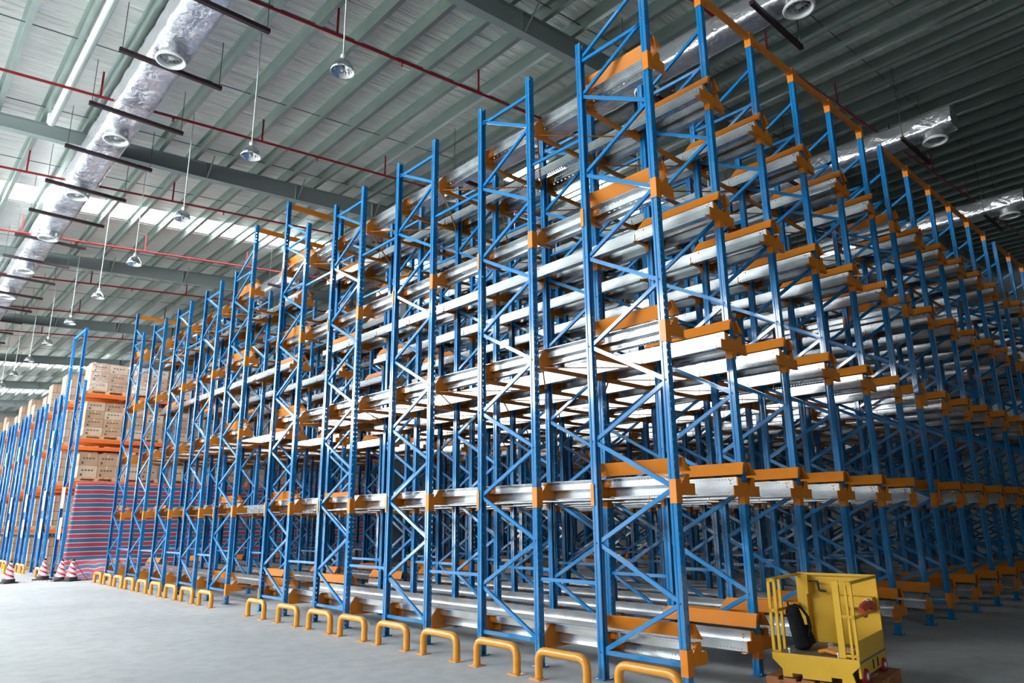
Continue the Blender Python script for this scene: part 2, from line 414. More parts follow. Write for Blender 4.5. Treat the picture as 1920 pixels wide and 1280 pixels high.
# foil ducts
def crumple(m, amp, sc=3.0):
    from mathutils import noise
    m.v = [tuple(Vector(v)+noise.noise_vector(Vector(v)*sc)*amp+noise.noise_vector(Vector(v)*sc*2.7+Vector((5,5,5)))*amp*.5) for v in m.v]
def duct(xc, zc, y0, y1, hw, hh, label, first, pitch, nn):
    r = root('foil_duct', (xc, 0, zc))
    prof = []
    for cx, cz, a0 in ((hw-.1,hh-.1,0),(-hw+.1,hh-.1,90),(-hw+.1,-hh+.1,180),(hw-.1,-hh+.1,270)):
        for k in range(4):
            a = math.radians(a0+k*30); prof.append((cx+.1*math.cos(a), cz+.1*math.sin(a)))
    pr2 = []
    for i in range(len(prof)):
        p, q = prof[i], prof[(i+1) % len(prof)]; L = math.hypot(q[0]-p[0], q[1]-p[1]); k = max(1, int(L/.12))
        for j in range(k): pr2.append((p[0]+(q[0]-p[0])*j/k, p[1]+(q[1]-p[1])*j/k))
    n = len(pr2); ny = max(4, int((y1-y0)/.13)); m = MB(); vs = []
    for j in range(ny+1):
        y = y0+(y1-y0)*j/ny
        for a, b in pr2: vs.append((a, y, b))
    fs = [(j*n+i, j*n+(i+1) % n, (j+1)*n+(i+1) % n, (j+1)*n+i) for j in range(ny) for i in range(n)]
    m.add(vs, fs, True); crumple(m, .022)
    m.add([(a, y0, b) for a, b in prof], [tuple(range(len(prof)))]); m.add([(a, y1, b) for a, b in prof], [tuple(range(len(prof)))])
    put('duct_body', m.mesh('duct', FOILD), r)
    nk = MB().lathe([(.24,.3),(.24,.12),(.23,0.0),(.225,-.12)], 20); crumple(nk, .012, 5)
    nm = nk.mesh('neck', FOILD)
    rm = MB().lathe([(.225,-.08),(.262,-.10),(.285,-.14),(.275,-.17),(.245,-.175),(.222,-.15),(.212,-.08),(.21,0.02)], 28).mesh('ring', WHITEP)
    fm = MB().lathe([(.212,-.02),(.0,-.02)], 20)
    f2 = MB().lathe([(.0,-.13),(.05,-.12),(.065,-.08),(.065,-.02)], 14)
    for k in range(12):
        a = 2*PI*k/12; c, s_ = math.cos(a), math.sin(a)
        f2.add([(.06*c,.06*s_,-.10),(.06*c,.06*s_,-.03),(.205*math.cos(a+.16),.205*math.sin(a+.16),-.05),(.205*math.cos(a+.05),.205*math.sin(a+.05),-.09)], [(0,1,2,3)])
    fm = fm.mesh('throat_shade', BLACK); f2 = f2.mesh('blades', RODW)  # black disc paints the shade inside the hollow nozzle neck
    for k in range(nn):
        y = first+k*pitch
        if y > y1-.3: break
        nz = put('jet_nozzle', nm, r, (-.03, y, -hh-.05))
        put('nozzle_ring', rm, nz); put('nozzle_throat_shade', fm, nz); put('nozzle_vanes', f2, nz)
    tag(r, label, 'air duct', 'foil air ducts under the roof')
DU = [(-2.69, 10.68, 0.0, 'crinkled silver foil air duct over the open aisle, left of all racks'),
      (5.42, 10.95, -.05, 'crinkled silver foil air duct crossing above the near rack'),
      (12.49, 10.98, -.05, 'silver foil air duct crossing behind the orange top beams of the second rack block'),
      (19.0, 10.92, -.05, 'most distant short silver foil duct, partly behind the rack tops')]
for xc, zc, y0, lab in DU: duct(xc, zc, y0, 58, .36 if xc < 0 else .29, .30 if xc < 0 else .25, lab, 8.95-3.87*2 if xc < 0 else .42, 3.87 if xc < 0 else 3.4, 14)
bm_ = MB().box(-.95, .95, -.04, .04, -.04, .04).mesh('bar', MAROON)
for d, (xc, zc, y0, lab) in enumerate(DU):
    hr = MB().bar((0,0,0),(0,0,roofz(xc)-(zc-.46)), .012, .012).mesh('hanger_rod', WIRE)
    for k in range(22 if d == 0 else 12):
        y = 6.97-4*2.32+k*2.32 if d == 0 else .9+k*2.9
        if y < .2: continue
        b = put('duct_support_bar', bm_, None, (xc+.10, y, zc-.46))
        for sx in (-.9, .9): put('hanger_rod', hr, b, (sx, 0, 0))
        tag(b, 'dark maroon bar under the %s foil duct from the left, %s from near end' % (ORD[d], (ORD+['twenty-first','twenty-second'])[k if d else k-1]), 'support bar', 'dark bars carrying the foil ducts')
# pendant lamps
lm = MB().lathe([(.03,.23),(.06,.21),(.115,.16),(.16,.09),(.185,.02),(.19,-.02),(.185,-.02),(.155,.07),(.10,.14),(.03,.18)], 28).mesh('lamp_shade', LAMPM)
lc = MB().lathe([(.0,.30),(.035,.30),(.045,.28),(.045,.19),(.03,.18)], 14).mesh('lamp_cap', WHITEP)
lb = MB().lathe([(.0,-.01),(.03,0),(.04,.04),(.03,.10),(.02,.15)], 12).mesh('lamp_bulb', WHITEP)
k = 0
for xr in (-1.15, 9.6):
    rm_ = MB().tube([(0,0,.29),(0,0,roofz(xr)+.02-8.62)], .012, 6).mesh('rod', RODW)
    for n in range(12):
        y = 8.68+3.98*(n-1) if n else 5.05
        if xr > 0 and n > 3: continue
        if xr < -5: continue
        r = root('pendant_lamp', (xr, y, 8.62))
        put('lamp_shade', lm, r); put('lamp_cap', lc, r); put('suspension_rod', rm_, r); put('lamp_bulb', lb, r)
        if xr < 0: tag(r, 'silver bell-shaped pendant lamp over the aisle, %s from the camera' % ORD[n], 'lamp', 'pendant lamps over the aisle')
        else: tag(r, 'silver pendant lamp hanging over the middle of the racks, %s back' % ORD[n], 'lamp', 'pendant lamps above the racks')

# ------------------------------------------------------------------ racking meshes
def upright(top):
    h = {3+0: []}
    prof = [(-.022,.038),(-.040,.038),(-.040,.016),(-.034,.008),(-.034,-.008),(-.040,-.016),(-.040,-.038),(.040,-.038),(.040,-.016),(.034,-.008),(.034,.008),(.040,.016),(.040,.038),(.022,.038)]
    holes = {6: [(.016,.0055,.013,.075,.06),(.064,.0055,.013,.075,.06)], 5: [(.011,.0035,.008,.075,.09)], 7: [(.011,.0035,.008,.075,.09)],
             1: [(.011,.003,.006,.15,.09)], 11: [(.011,.003,.006,.15,.09)]}
    return MB().sheet(prof, .012, top, .003, holes).mesh('upright', BLUE)
UP, UPT = upright(ZTOP), upright(ZTALL)
FOOT = MB().box(-.075,.075,-.06,.06,0,.012)
FOOT.lathe([(0,.035),(.012,.035),(.012,.0)], 6, (-.03,-.052,0)); FOOT.bar((.0,-.075,.0),(.0,-.075,.05),.008,.008)
FOOT = FOOT.mesh('foot_plate', BLUE)
def brace_mesh(za, zb):
    m = MB().chan((0,.0,za),(0,W,zb), .040, .028)
    for y, z in ((0,za),(W,zb)): m.lathe([(0,-.046),(.009,-.046),(.009,.046),(0,.046)], 6, (0,y,z), 'x')
    return m
BR_UP, BR_DN, BR_H = brace_mesh(0,.53).mesh('b1', BLUE), brace_mesh(.53,0).mesh('b2', BLUE), brace_mesh(0,.0).mesh('b3', BLUE)
def brace_list(kind):
    """(mesh, z) pieces. A: starts low at the rear post; B: starts low at the front post"""
    L = []; p = 1.064
    if kind == 'A':
        L.append((BR_H, .26)); z = .26
        for k in range(6): L.append((BR_DN, z+k*p)); L.append((BR_UP, z+k*p+.532))
        L.append((BR_DN, z+6*p)); L.append((BR_H, 7.13))
    else:
        L.append((BR_H, .27)); z = .27
        for k in range(6): L.append((BR_UP, z+k*p)); L.append((BR_DN, z+k*p+.532))
        L.append((BR_UP, z+6*p)); L.append((BR_H, 7.13))
    return L
BRL = {'AT': brace_list('A')+[(BR_DN, 7.16)], 'B': brace_list('B'), 'BT': brace_list('B')+[(BR_UP, 7.16)], 'A': brace_list('A')}
def joined(parts, name, mat_):
    m = MB()
    for me, dx, dy, dz, rz in parts:
        c, s_ = math.cos(rz), math.sin(rz)
        m.add([(v.co.x*c-v.co.y*s_+dx, v.co.x*s_+v.co.y*c+dy, v.co.z+dz) for v in me.vertices], [tuple(p.vertices) for p in me.polygons])
    return m.mesh(name, mat_)
LAT = {k: joined([(me,0,0,z,0) for me, z in L], 'lattice', BLUE) for k, L in BRL.items()}
def bracket(right, left, deep, collar=True):
    m = MB(); yb = .028 if deep else -.004
    if collar:
        m.box(-.047,.047,-.048,-.041,-.23,0); m.box(-.047,-.041,-.041,yb,-.23,0); m.box(.041,.047,-.041,yb,-.23,0)
    for sgn, on in ((1, right), (-1, left)):
        if not on: continue
        poly = [(.041,-.05),(.125,.05),(.176,.05),(.176,-.037),(.262,-.037),(.262,-.142),(.047,-.150)]
        if not collar: poly = [(.041,-.045),(.115,.05),(.176,.05),(.176,-.037),(.262,-.037),(.262,-.142),(.262,-.155),(.041,-.205)]
        m.prism([(sgn*a, b) for a, b in poly], -.056, -.048)
        for z0, z1, xx in ((-.03,.045,.169),(-.135,-.042,.249)):
            a, b = sorted((sgn*xx, sgn*(xx+.006))); m.box(a, b, -.052, .06, z0, z1)
        a, b = sorted((sgn*.05, sgn*.30)); m.box(a, b, -.052, -.004, -.150, -.142)
        a, b = sorted((sgn*.041, sgn*.047)); m.box(a, b, -.052, .02, -.148, -.05)
        for zz in (.02, -.015): m.lathe([(0,.184*sgn),(.008,.184*sgn),(.008,.16*sgn),(0,.16*sgn)], 6, (0,.03,zz), 'x')
    return m.mesh('bracket', ORANGE)
BK = {(r, l, d, c): bracket(r, l, d, c) for r in (0,1) for l in (0,1) for d in (0,1) for c in (0,1)}
# rails: right-hand side of a post line; the left-hand one is its mirror image
def rail(sgn):
    prof = [(.105,.055),(.178,.055),(.178,-.035),(.258,-.035),(.258,-.137),(.165,-.137)]
    holes = {1: [(.022,.0055,.0065,.04,.05)], 3: [(.075,.005,.006,.04,.06)], 2: [(.04,.006,.012,.08,.07)], 4: [(.03,.010,.008,.04,.05), (.07,.008,.008,.04,.07)]}
    return MB().sheet([(sgn*a, b) for a, b in prof], -.045, 9.37, .004, holes, 'y', -sgn).mesh('rail', GALV)
RAILM = {1: rail(1), -1: rail(-1)}
# orange entry guides
def guide(both_r, both_l):
    m = MB(); t = .006
    for sgn, on in ((1, both_r), (-1, both_l)):
        if not on: continue
        a, b = (sgn*.068, .215), (sgn*.145, .085)
        m.add([(a[0],-.075,a[1]),(a[0],1.03,a[1]),(b[0],1.09,b[1]),(b[0],-.10,b[1]),
               (a[0]-sgn*t,-.075,a[1]-t),(a[0]-sgn*t,1.03,a[1]-t),(b[0]-sgn*t,1.09,b[1]-t),(b[0]-sgn*t,-.10,b[1]-t)],
              [(0,1,2,3),(7,6,5,4),(0,3,7,4),(1,5,6,2),(0,4,5,1),(3,2,6,7)])
        m.prism([(sgn*.035,.215),(sgn*.068,.215),(sgn*.142,.088),(sgn*.085,.088)], -.082, -.075)
        m.box(*sorted((sgn*.041, sgn*.075)), -.035, -.005, .12, .21)
        m.box(*sorted((sgn*.041, sgn*.075)), .96, 1.0, .12, .21)
    return m.mesh('guide', ORANGE)
GD = {(r, l): guide(r, l) for r in (0,1) for l in (0,1) if r or l}
LATER = []

# ------------------------------------------------------------------ racking
def side_words(k): return ['outermost', 'second', 'third', 'fourth', 'fifth', 'sixth', 'seventh', 'eighth', 'ninth', 'tenth', 'eleventh', 'twelfth', 'thirteenth', 'fourteenth', 'fifteenth', 'sixteenth', 'seventeenth', 'eighteenth'][k]
NEARFAR = ['near', 'far']
for k in range(NL):
    hr, hl = (0 if k % 6 == 5 else 1), (0 if k % 6 == 0 else 1)
    for F in range(10):
        kind = {0: 'AT', 4: 'BT', 5: 'AT', 9: 'BT'}.get(F, 'B')
        r = root('rack_frame', (xL(k), yF(F), 0))
        full = k <= 1 or (F == 0 and k <= 11)
        ft, rt = (F in (0, 5)), (F in (4, 9))
        put('upright', UPT if ft else UP, r); put('upright', UPT if rt else UP, r, (0, W, 0), PI)
        if full:
            put('foot_plate', FOOT, r); put('foot_plate', FOOT, r, (0, W, 0), PI)
            for me, z in BRL[kind]: put('diagonal_brace' if me is not BR_H else 'cross_brace', me, r, (0, 0, z))
        else: put('brace_lattice', LAT[kind], r)
        for li, t in enumerate(TOPS):
            for end in (0, 1):
                atend = (F in (0,5) and end == 0) or (F in (4,9) and end == 1)
                col_ = 1 if (atend or li in (1, 3)) else 0
                if end == 0: put('support_bracket', BK[(hr, hl, 1, col_)], r, (0, 0, t))
                else: put('support_bracket', BK[(hl, hr, 0, col_)], r, (0, W, t), PI)
        if F in (0, 5):
            for t in TOPS: put('pallet_guide', GD[(hr, hl)], r, (0, 0, t))
        if F in (4, 9):
            for t in TOPS: put('pallet_guide', GD[(hl, hr)], r, (0, W, t), PI)
        tag(r, 'blue rack frame, %s back in %s rack, %s post line from the amber floor guards' % (ORD[F % 5], NEARFAR[F//5], side_words(k).replace('outermost', 'first')), 'rack frame', 'blue frames of the pallet racks')
# galvanised rails: 15 lanes x 2 sides x 5 levels x 2 racks = 300
LV = ['floor', 'second', 'third', 'fourth', 'top']
for b in range(2):
    for k in range(NL):
        for sgn in (1, -1):
            if (sgn == 1 and k % 6 == 5) or (sgn == -1 and k % 6 == 0): continue
            lane = k - k//6 - (0 if sgn == 1 else 1)
            for li, t in enumerate(TOPS):
                o = put('pallet_rail', RAILM[sgn], None, (xL(k), yF(5*b), t))
                tag(o, 'galvanised punched %s level pallet rail, %s side of the %s lane, %s rack' % (LV[li], 'left' if sgn == 1 else 'right', ORD[lane], NEARFAR[b]), 'pallet rail', 'galvanised rails of the %s rack' % NEARFAR[b])
# orange tie beams under the rails, with horizontal brace rods on the front posts
tbm = MB().box(.06, P-.06, -.06, -.02, -.205, -.155).mesh('tie_beam', ORANGE)
rodm = {}
def rod(dy):
    key = round(dy, 3)
    if key not in rodm: rodm[key] = MB().bar((.1,-.04,-.17),(P-.1,dy,-.17), .022, .012).mesh('rod', ORANGE)
    return rodm[key]
cand = []
for k in range(NL):
    if k % 6 == 5: continue
    for F in range(10):
        for end in (0, 1):
            if (F in (0,5) and end == 0) or (F in (4,9) and end == 1): continue
            for li in (0, 2, 4):
                p = Vector((xL(k)+P/2, yF(F)+end*W, TOPS[li]))
                cand.append(((p-CAM).length + (3 if li == 0 else 0), k, F, end, li))
cand.sort(); rest = MB()
for n, (d, k, F, end, li) in enumerate(cand):
    if end == 0: loc = (xL(k), yF(F), TOPS[li])
    else: loc = (xL(k), yF(F)+W+.08, TOPS[li])
    if n < 290:
        o = put('tie_beam', tbm, None, loc)
        lane = k-k//6
        tag(o, 'orange %s level cross beam, %s lane from guards, %s end of %s %s rack frame' % (LV[li], ORD[lane], 'front' if end == 0 else 'back', ORD[F % 5], NEARFAR[F//5]), 'tie beam', 'orange cross beams under the rails')
        if end == 0 and li > 0 and F not in (0, 5):
            prev = -(yF(F)-yF(F-1)-W); put('brace_rod', rod(prev+.02), o); put('brace_rod', rod(W-.04), o)
    else:
        rest.box(loc[0]+.06, loc[0]+P-.06, loc[1]-.06, loc[1]-.02, loc[2]-.205, loc[2]-.155)
tag(put('distant_tie_beams', rest.mesh('rest', ORANGE)), 'remaining orange cross beams deep inside the racks', 'tie beam', None, 'stuff')
# blue spacers between neighbouring frames
for k in range(NL):
    for F in (0,1,2,3,5,6,7,8):
        g = yF(F+1)-yF(F)-W
        key = 'sp%.3f' % g
        if key not in rodm: rodm[key] = MB().chan((0,.03,0),(0,g-.03,0), .034, .024).mesh('spacer', BLUE)
        for zi, z in enumerate((.92, 6.07)):
            o = put('spacer_bar', rodm[key], None, (xL(k), yF(F)+W, z))
            tag(o, 'blue %s spacer behind the %s %s rack frame, %s post line from the guards' % (('low','high')[zi], ORD[F % 5], NEARFAR[F//5], side_words(k).replace('outermost','first')), 'spacer bar', 'blue spacer bars between frames')
# portal beams across the tall posts
tb = MB().box(.045, P-.04, -.03, .02, ZTALL-.10, ZTALL-.005)
tb.box(P-.047, P+.047, -.048, .045, ZTALL-.215, ZTALL+.010)
tb = tb.mesh('top_beam', ORANGE)
tb2 = MB().box(.05, P-.05, -.03, .02, ZTALL-.155, ZTALL-.05).mesh('top_beam2', ORANGE)
for k in range(NL):
    if k % 6 == 5: continue
    for r_, (y, w) in enumerate(((yF(0),'front of near rack'),(yF(4)+W,'back of near rack'),(yF(5),'front of far rack'),(yF(9)+W,'back of far rack'))):
        o = put('top_beam', tb if r_ == 0 else tb2, None, (xL(k), y, 0))
        tag(o, 'orange top beam bridging tall blue posts, %s, %s lane from the guards' % (w, ORD[k-k//6]), 'top beam', 'orange beams along the rack tops')

# ------------------------------------------------------------------ amber floor guards
def hoop(w, h, r=.034):
    pts = [(0,-w/2,.01)] + elbow((0,-w/2,.01),(0,-w/2,h),(0,w/2,h),.11) + elbow((0,-w/2,h),(0,w/2,h),(0,w/2,.01),.11) + [(0,w/2,.01)]
    return MB().tube(pts, r, 12).mesh('hoop', GUARD)
HP = hoop(.66, .27, .042)
FP = MB().box(-.07,.07,-.075,.075,0,.008)
for a in (-.05,.05): FP.lathe([(0,.022),(.01,.022),(.01,.008)], 6, (a, .05, 0)); 
FP = FP.mesh('guard_foot', GUARD)
gy = [.10, 1.15, 2.14, 3.17, 4.19, 5.21, 6.17, 7.24, 8.47] + [10.9+1.047*i for i in range(9)]
for i, y in enumerate(gy):
    r = root('post_guard', (-.45, y, 0)); put('guard_hoop', HP, r)
    for s_ in (-1, 1): put('foot_plate', FP, r, (0, s_*.33, 0))
    tag(r, 'amber tubular floor guard by the %s rack posts, %s along from its near end' % (NEARFAR[i//9], ORD[i % 9]), 'floor guard', 'amber floor guards along the racks')

# ------------------------------------------------------------------ selective racks at the far end
SB = [2.89, 4.25, 5.74]
LVW = ['lowest', 'middle', 'top']
ufm = {}
def sel_frame(x, y, d, tall, label, front_low=False):
    r = root('storage_rack_frame', (x, y, 0)); zt = 6.22
    def up(z):
        key = ('u', z)
        if key not in ufm: ufm[key] = MB().sheet([(-.03,.04),(-.045,.04),(-.045,-.04),(.045,-.04),(.045,.04),(.03,.04)], .01, z, .003, {2: [(.022,.006,.014,.1,.1),(.068,.006,.014,.1,.1)]}).mesh('sel_up', DBLUE)
        return ufm[key]
    put('upright', up(8.2 if tall == 1 else zt), r); put('upright', up(8.2 if tall == 2 else zt), r, (0, d, 0), PI)
    key = ('b', d)
    if key not in ufm:
        m = MB(); z = .3; f = 0
        while z < 5.9: m.chan((0, 0 if f else d, z), (0, d if f else 0, z+.6), .03, .02); z += .6; f ^= 1
        ufm[key] = m.mesh('sel_brace', DBLUE)
    put('brace_lattice', ufm[key], r)
    for yy in (0, d): put('foot_plate', FOOT, r, (0, yy, 0))
    tag(r, label, 'rack frame', 'blue frames of the carton racks'); return r
def sel_beam(x, y, L, z, label):
    key = ('m', L)
    if key not in ufm: ufm[key] = MB().box(.045, L-.045, -.025, .025, -.06, .06).box(.045,.052,-.03,.03,-.1,.1).box(L-.052,L-.045,-.03,.03,-.1,.1).mesh('sel_beam', DORANGE)
    return tag(put('storage_rack_beam', ufm[key], None, (x, y, z)), label, 'rack beam', 'orange beams of the carton racks')
BAY = 2.72
def pallet_mesh(w, d, mt, h=.13):
    m = MB(); n = 6; bw = w/(n+ (n-1)*.45)
    for i in range(n):
        x = -w/2+i*bw*1.45; m.box(x, x+bw, -d/2, d/2, h-.022, h)
    for y in (-d/2, -.05, d/2-.1): m.box(-w/2, w/2, y, y+.1, h-.044, h-.022); m.box(-w/2, w/2, y, y+.1, 0, .02)
    for x in (-w/2, -.06, w/2-.12):
        for y in (-d/2, -.05, d/2-.1): m.box(x, x+.12, y, y+.1, .02, h-.044)
    return m.mesh('pallet', mt)
PALO = pallet_mesh(1.15, 1.02, PWOOD, .13)
ctm = {}
def carton(x, y, z, w, d, h, label, group, mt=None):
    key = (round(w,3), round(d,3), round(h,3), (mt or CARD).name)
    if key not in ctm:
        m = MB().box(-w/2,w/2,-d/2,d/2,0,h)
        pr = MB(); n = 4
        for q in range(n):
            xx = -w*.32+q*w*.17; pr.box(xx, xx+w*.11, -d/2-.002, -d/2, h*.55, h*.66)
        pr.box(-w*.36, -w*.26, -d/2-.002, -d/2, h*.12, h*.32)
        tp = MB().box(-.02,.02,-d/2-.0015,-d/2,h*.7,h).box(-.02,.02,-d/2,d/2,h,h+.0015)
        ctm[key] = (m.mesh('carton', mt or CARD), pr.mesh('print', INK), tp.mesh('tape', CARD2))
    a, b, c = ctm[key]; o = put('carton', a, None, (x, y, z)); put('printed_marks', b, o); put('sealing_tape', c, o)
    return tag(o, label, 'carton', group)
# row 1 (faces the camera, striped sheet hung on its lower half)
R1Y = 22.25; R1X = -.85; NB = 8
for i in range(NB+1):
    sel_frame(R1X+i*BAY, R1Y, .95, 2 if i == 0 else 0, 'blue carton rack frame in the row behind the striped sheet, %s from its aisle end' % ORD[i])
for i in range(NB):
    for li, z in enumerate(SB):
        for fb, yy in (('front', -.02), ('rear', .97)):
            sel_beam(R1X+i*BAY, R1Y+yy, BAY, z, 'orange rack beam over the striped sheet, %s %s level, %s bay' % (fb, LVW[li], ORD[i]))
        for j in range(2):
            xc = R1X+.68+i*BAY+j*1.30; zz = z+.062
            p = put('wooden_pallet', PALO, None, (xc, R1Y+.47, zz))
            tag(p, 'wooden pallet on %s beam of striped sheet row, %s place from the aisle' % (LVW[li], ORD[i*2+j]), 'pallet', 'pallets in the row behind the striped sheet')
            z0 = zz+.131; nx = 2
            hh, rows = ((.38, 2), (.27, 4), (.30, 3))[li]
            if i == 0 and li == 2: hh, rows = .30, 3
            w = .54
            if i < 2:
                for a in range(nx):
                    for q in range(rows):
                        carton(xc-.275+a*.55, R1Y+.47, z0+q*(hh+.003), w, .88, hh-.004, 'brown carton, %s row up, %s column, %s pallet, %s level over striped sheet' % (ORD[q], ('left','right')[a], ORD[i*2+j], LVW[li]), 'cartons above the striped sheet', CARD if (q+a) % 3 else CARD2)
                if li == 2:
                    H = rows*(hh+.003)
                    wm = MB(); 
                    vs = []
                    for zq in range(7):
                        for (ax, ay) in ((-.56,-.46),(0,-.465),(.56,-.46),(.56,.46),(-.56,.46)):
                            jj = .012*math.sin(zq*2.3+ax*5); vs.append((ax+jj, ay-abs(jj), H*zq/6+.01))
                    fs = [(q*5+e, q*5+(e+1) % 5, (q+1)*5+(e+1) % 5, (q+1)*5+e) for q in range(6) for e in range(5)]
                    wm.add(vs, fs, True); wm.add([(-.57,-.47,H+.015),(.57,-.47,H+.015),(.57,.46,H+.015),(-.57,.46,H+.015)], [(0,1,2,3)])
                    o = put('stretch_wrap', wm.mesh('wrap', WRAP), None, (xc, R1Y+.47, z0))
                    tag(o, 'torn clear stretch wrap around the %s top carton stack above the striped sheet' % ORD[i*2+j], 'stretch wrap', 'stretch wrap on the top stacks')
            else:
                H = rows*hh
                o = put('carton_stack', MB().box(-.56,.56,-.44,.44,0,H).mesh('st', STACK), None, (xc, R1Y+.47, z0))
                tag(o, 'wrapped carton stack at %s level behind the rack posts, %s place from the aisle' % (LVW[li], ORD[i*2+j]), 'carton stack', 'carton stacks deep in the striped sheet row')
# double rows beyond
srow = [(24.95, True), (28.45, False), (32.0, False), (35.4, False), (38.9, False), (42.3, False), (45.7, True), (49.0, False), (52.4, False)]
sgm = MB().box(-.012, 0, -.17, .17, -.33, .33).mesh('sign', SIGN); sgi = MB().box(-.0135,-.012,-.05,.05,-.2,-.08).box(-.0135,-.012,-.03,.03,.05,.2).mesh('signink', INK)
sgg = MB().box(-.012, 0, -.17, .17, -.30, .30).mesh('signg', GSIGN)
def sign(y, z, label, green=False):
    o = put('aisle_sign', sgg if green else sgm, None, (-.92, y, z)); put('sign_print', sgi, o)
    tag(o, label, 'sign', 'aisle signs on the carton rack ends')
sign(R1Y+.5, 2.45, 'white upper aisle sign on the blue rack end beside the striped sheet'); sign(R1Y+.35, 1.5, 'white lower aisle sign on the blue rack end beside the striped sheet')
for i, (y0, tall) in enumerate(srow):
    rw = ORD[i+1]
    for h_, dy in ((0, 0), (1, 1.0)):
        for j in range(2 if i < 5 else 1):
            sel_frame(-.85+j*BAY, y0+dy, .85, tall and h_ == 0 and j == 0, 'blue carton rack frame, %s row behind striped sheet row, %s half, %s from aisle' % (ORD[i], ('near','far')[h_], ORD[j]))
        for li, z in enumerate([1.4]+SB):
            nm = ['floor', 'lower', 'middle', 'upper'][li]
            sel_beam(-.85, y0+dy+.87, BAY, z, 'orange %s rear beam stub, %s row behind striped sheet row, %s half' % (nm, ORD[i], ('near','far')[h_]))
            sel_beam(-.85, y0+dy-.02, BAY, z, 'orange %s beam stub, %s row behind the striped sheet row, %s half' % (nm, ORD[i], ('near','far')[h_]))
        for li, z in enumerate([-.06, 1.4]+SB):
            nm = ['floor', 'lower', 'middle', 'upper', 'topmost'][li]
            hgt = 1.0 if li < 2 else (1.05, 1.15, .75+.35*((i+h_) % 2))[li-2]
            for j in range(2):
                key = ('st', round(hgt, 2))
                if key not in ufm:
                    ufm[key] = joined([(MB().box(-.56,.56,-.39,.39,.13,.13+hgt).mesh('q', STACK),0,0,0,0)], 'st', STACK)
                    ufm[('sp',)] = pallet_mesh(1.1, .93, PWOOD)
                o = put('carton_stack', ufm[key], None, (-.85+.66+j*1.3, y0+dy+.42, z+.062)); put('pallet', ufm[('sp',)], o)
                tag(o, '%s stacked cartons %s, %s half of %s row behind striped sheet row' % (nm, ('at the aisle','one place in')[j], ('near','far')[h_], ORD[i]), 'carton stack', 'palletised cartons in the back rows')
    sign(y0+.9, 2.45, 'white upper aisle sign on the %s blue rack end behind the striped sheet row' % ORD[i])
    sign(y0+.8, 1.5, 'white lower aisle sign on the %s blue rack end behind the striped sheet row' % ORD[i])
    sign(y0+1.0, 4.6, 'pale green high sign on the %s blue rack end behind the striped sheet row' % ORD[i], True)
o = put('portal_bar', MB().bar((-.85,R1Y+.95,8.16),(-.85,24.95,8.16), .05, .1).mesh('pb', DBLUE)); tag(o, 'light blue bar joining two tall posts above the far aisle', 'portal bar')
bgy = [23.5, 26.3, 27.2, 30.1, 30.9, 33.8, 34.6]
for i, y in enumerate(bgy):
    r = root('post_guard', (-1.2, y, 0)); put('guard_hoop', HP, r)
    for s_ in (-1, 1): put('foot_plate', FP, r, (0, s_*.33, 0))
    tag(r, 'amber floor guard beside the carton rack ends, %s beyond the striped cones' % ORD[i], 'floor guard', 'amber floor guards at the carton rack ends')

# striped sheet hung over the lower half of row 1
def tarp():
    me = bpy.data.meshes.new('striped_sheet'); vs = []; fs = []; uv = []
    NX, NZ = 220, 44; x0, x1 = -.74, 20.5; zt = 2.92
    for j in range(NZ+1):
        t = j/NZ
        for i in range(NX+1):
            x = x0+(x1-x0)*i/NX
            dx = .0 if i else .0
            fold = .025*math.sin(x*4.1+.5*math.sin(x*1.7))*(.25+t) + .012*math.sin(x*9.3+2*t)
            z = zt*(1-t) - .025*abs(math.sin(x*1.3))*(1-t)
            y = -.07 - .10*t + fold*.6
            lift = 0
            if x < 1.6 and t > .8:      # gathered on the floor at the aisle end
                s_ = (t-.8)/.2*math.sin(min(1, (x-x0)/1.2)*PI*.5)*max(0, min(1, (1.6-x)/.6)); y -= .55*s_; z += .12*s_*abs(math.sin(x*7))
            if x > x1-.01: y += .0
            vs.append((x-.12*t*(1 if i < 4 else 0)*(4-i)/4, y, max(.012, z+.012))); uv.append((x*.3, (1-t)*zt/.272+.1))
    for j in range(NZ):
        for i in range(NX): a = j*(NX+1)+i; fs.append((a, a+1, a+NX+2, a+NX+1))
    me.from_pydata(vs, [], fs); l = me.uv_layers.new(name='UVMap')
    for p in me.polygons:
        p.use_smooth = True
        for li in p.loop_indices: l.data[li].uv = uv[me.loops[li].vertex_index]
    me.materials.append(TARP); o = put('striped_sheet', me, None, (0, R1Y-.05, 0))
    md = o.modifiers.new('thickness', 'SOLIDIFY'); md.thickness = .006
    tag(o, 'red, white and blue striped plastic sheet hung over the lower far carton rack', 'tarpaulin')
    # heap on the floor
    from mathutils import noise
    n = 26; vs = []; fs = []; uv = []
    for j in range(n+1):
        for i in range(n+1):
            a, b = i/n*2-1, j/n*2-1; e = max(0, 1-(a*a+b*b)**.5)
            h = e**.6*.26*(.6+.8*abs(noise.noise(Vector((a*2.6, b*2.6, 3)))))
            vs.append((a*.85, b*.42, .012+h)); uv.append((a, (b*1.6+h*3+a*.5)*1.6))
    for j in range(n):
        for i in range(n): k_ = j*(n+1)+i; fs.append((k_, k_+1, k_+n+2, k_+n+1))
    me = bpy.data.meshes.new('sheet_heap'); me.from_pydata(vs, [], fs); l = me.uv_layers.new(name='UVMap')
    for p in me.polygons:
        p.use_smooth = True
        for li in p.loop_indices: l.data[li].uv = uv[me.loops[li].vertex_index]
    me.materials.append(TARP); h_ = put('gathered_hem', me, o, (.15, -.95, 0))
tarp()

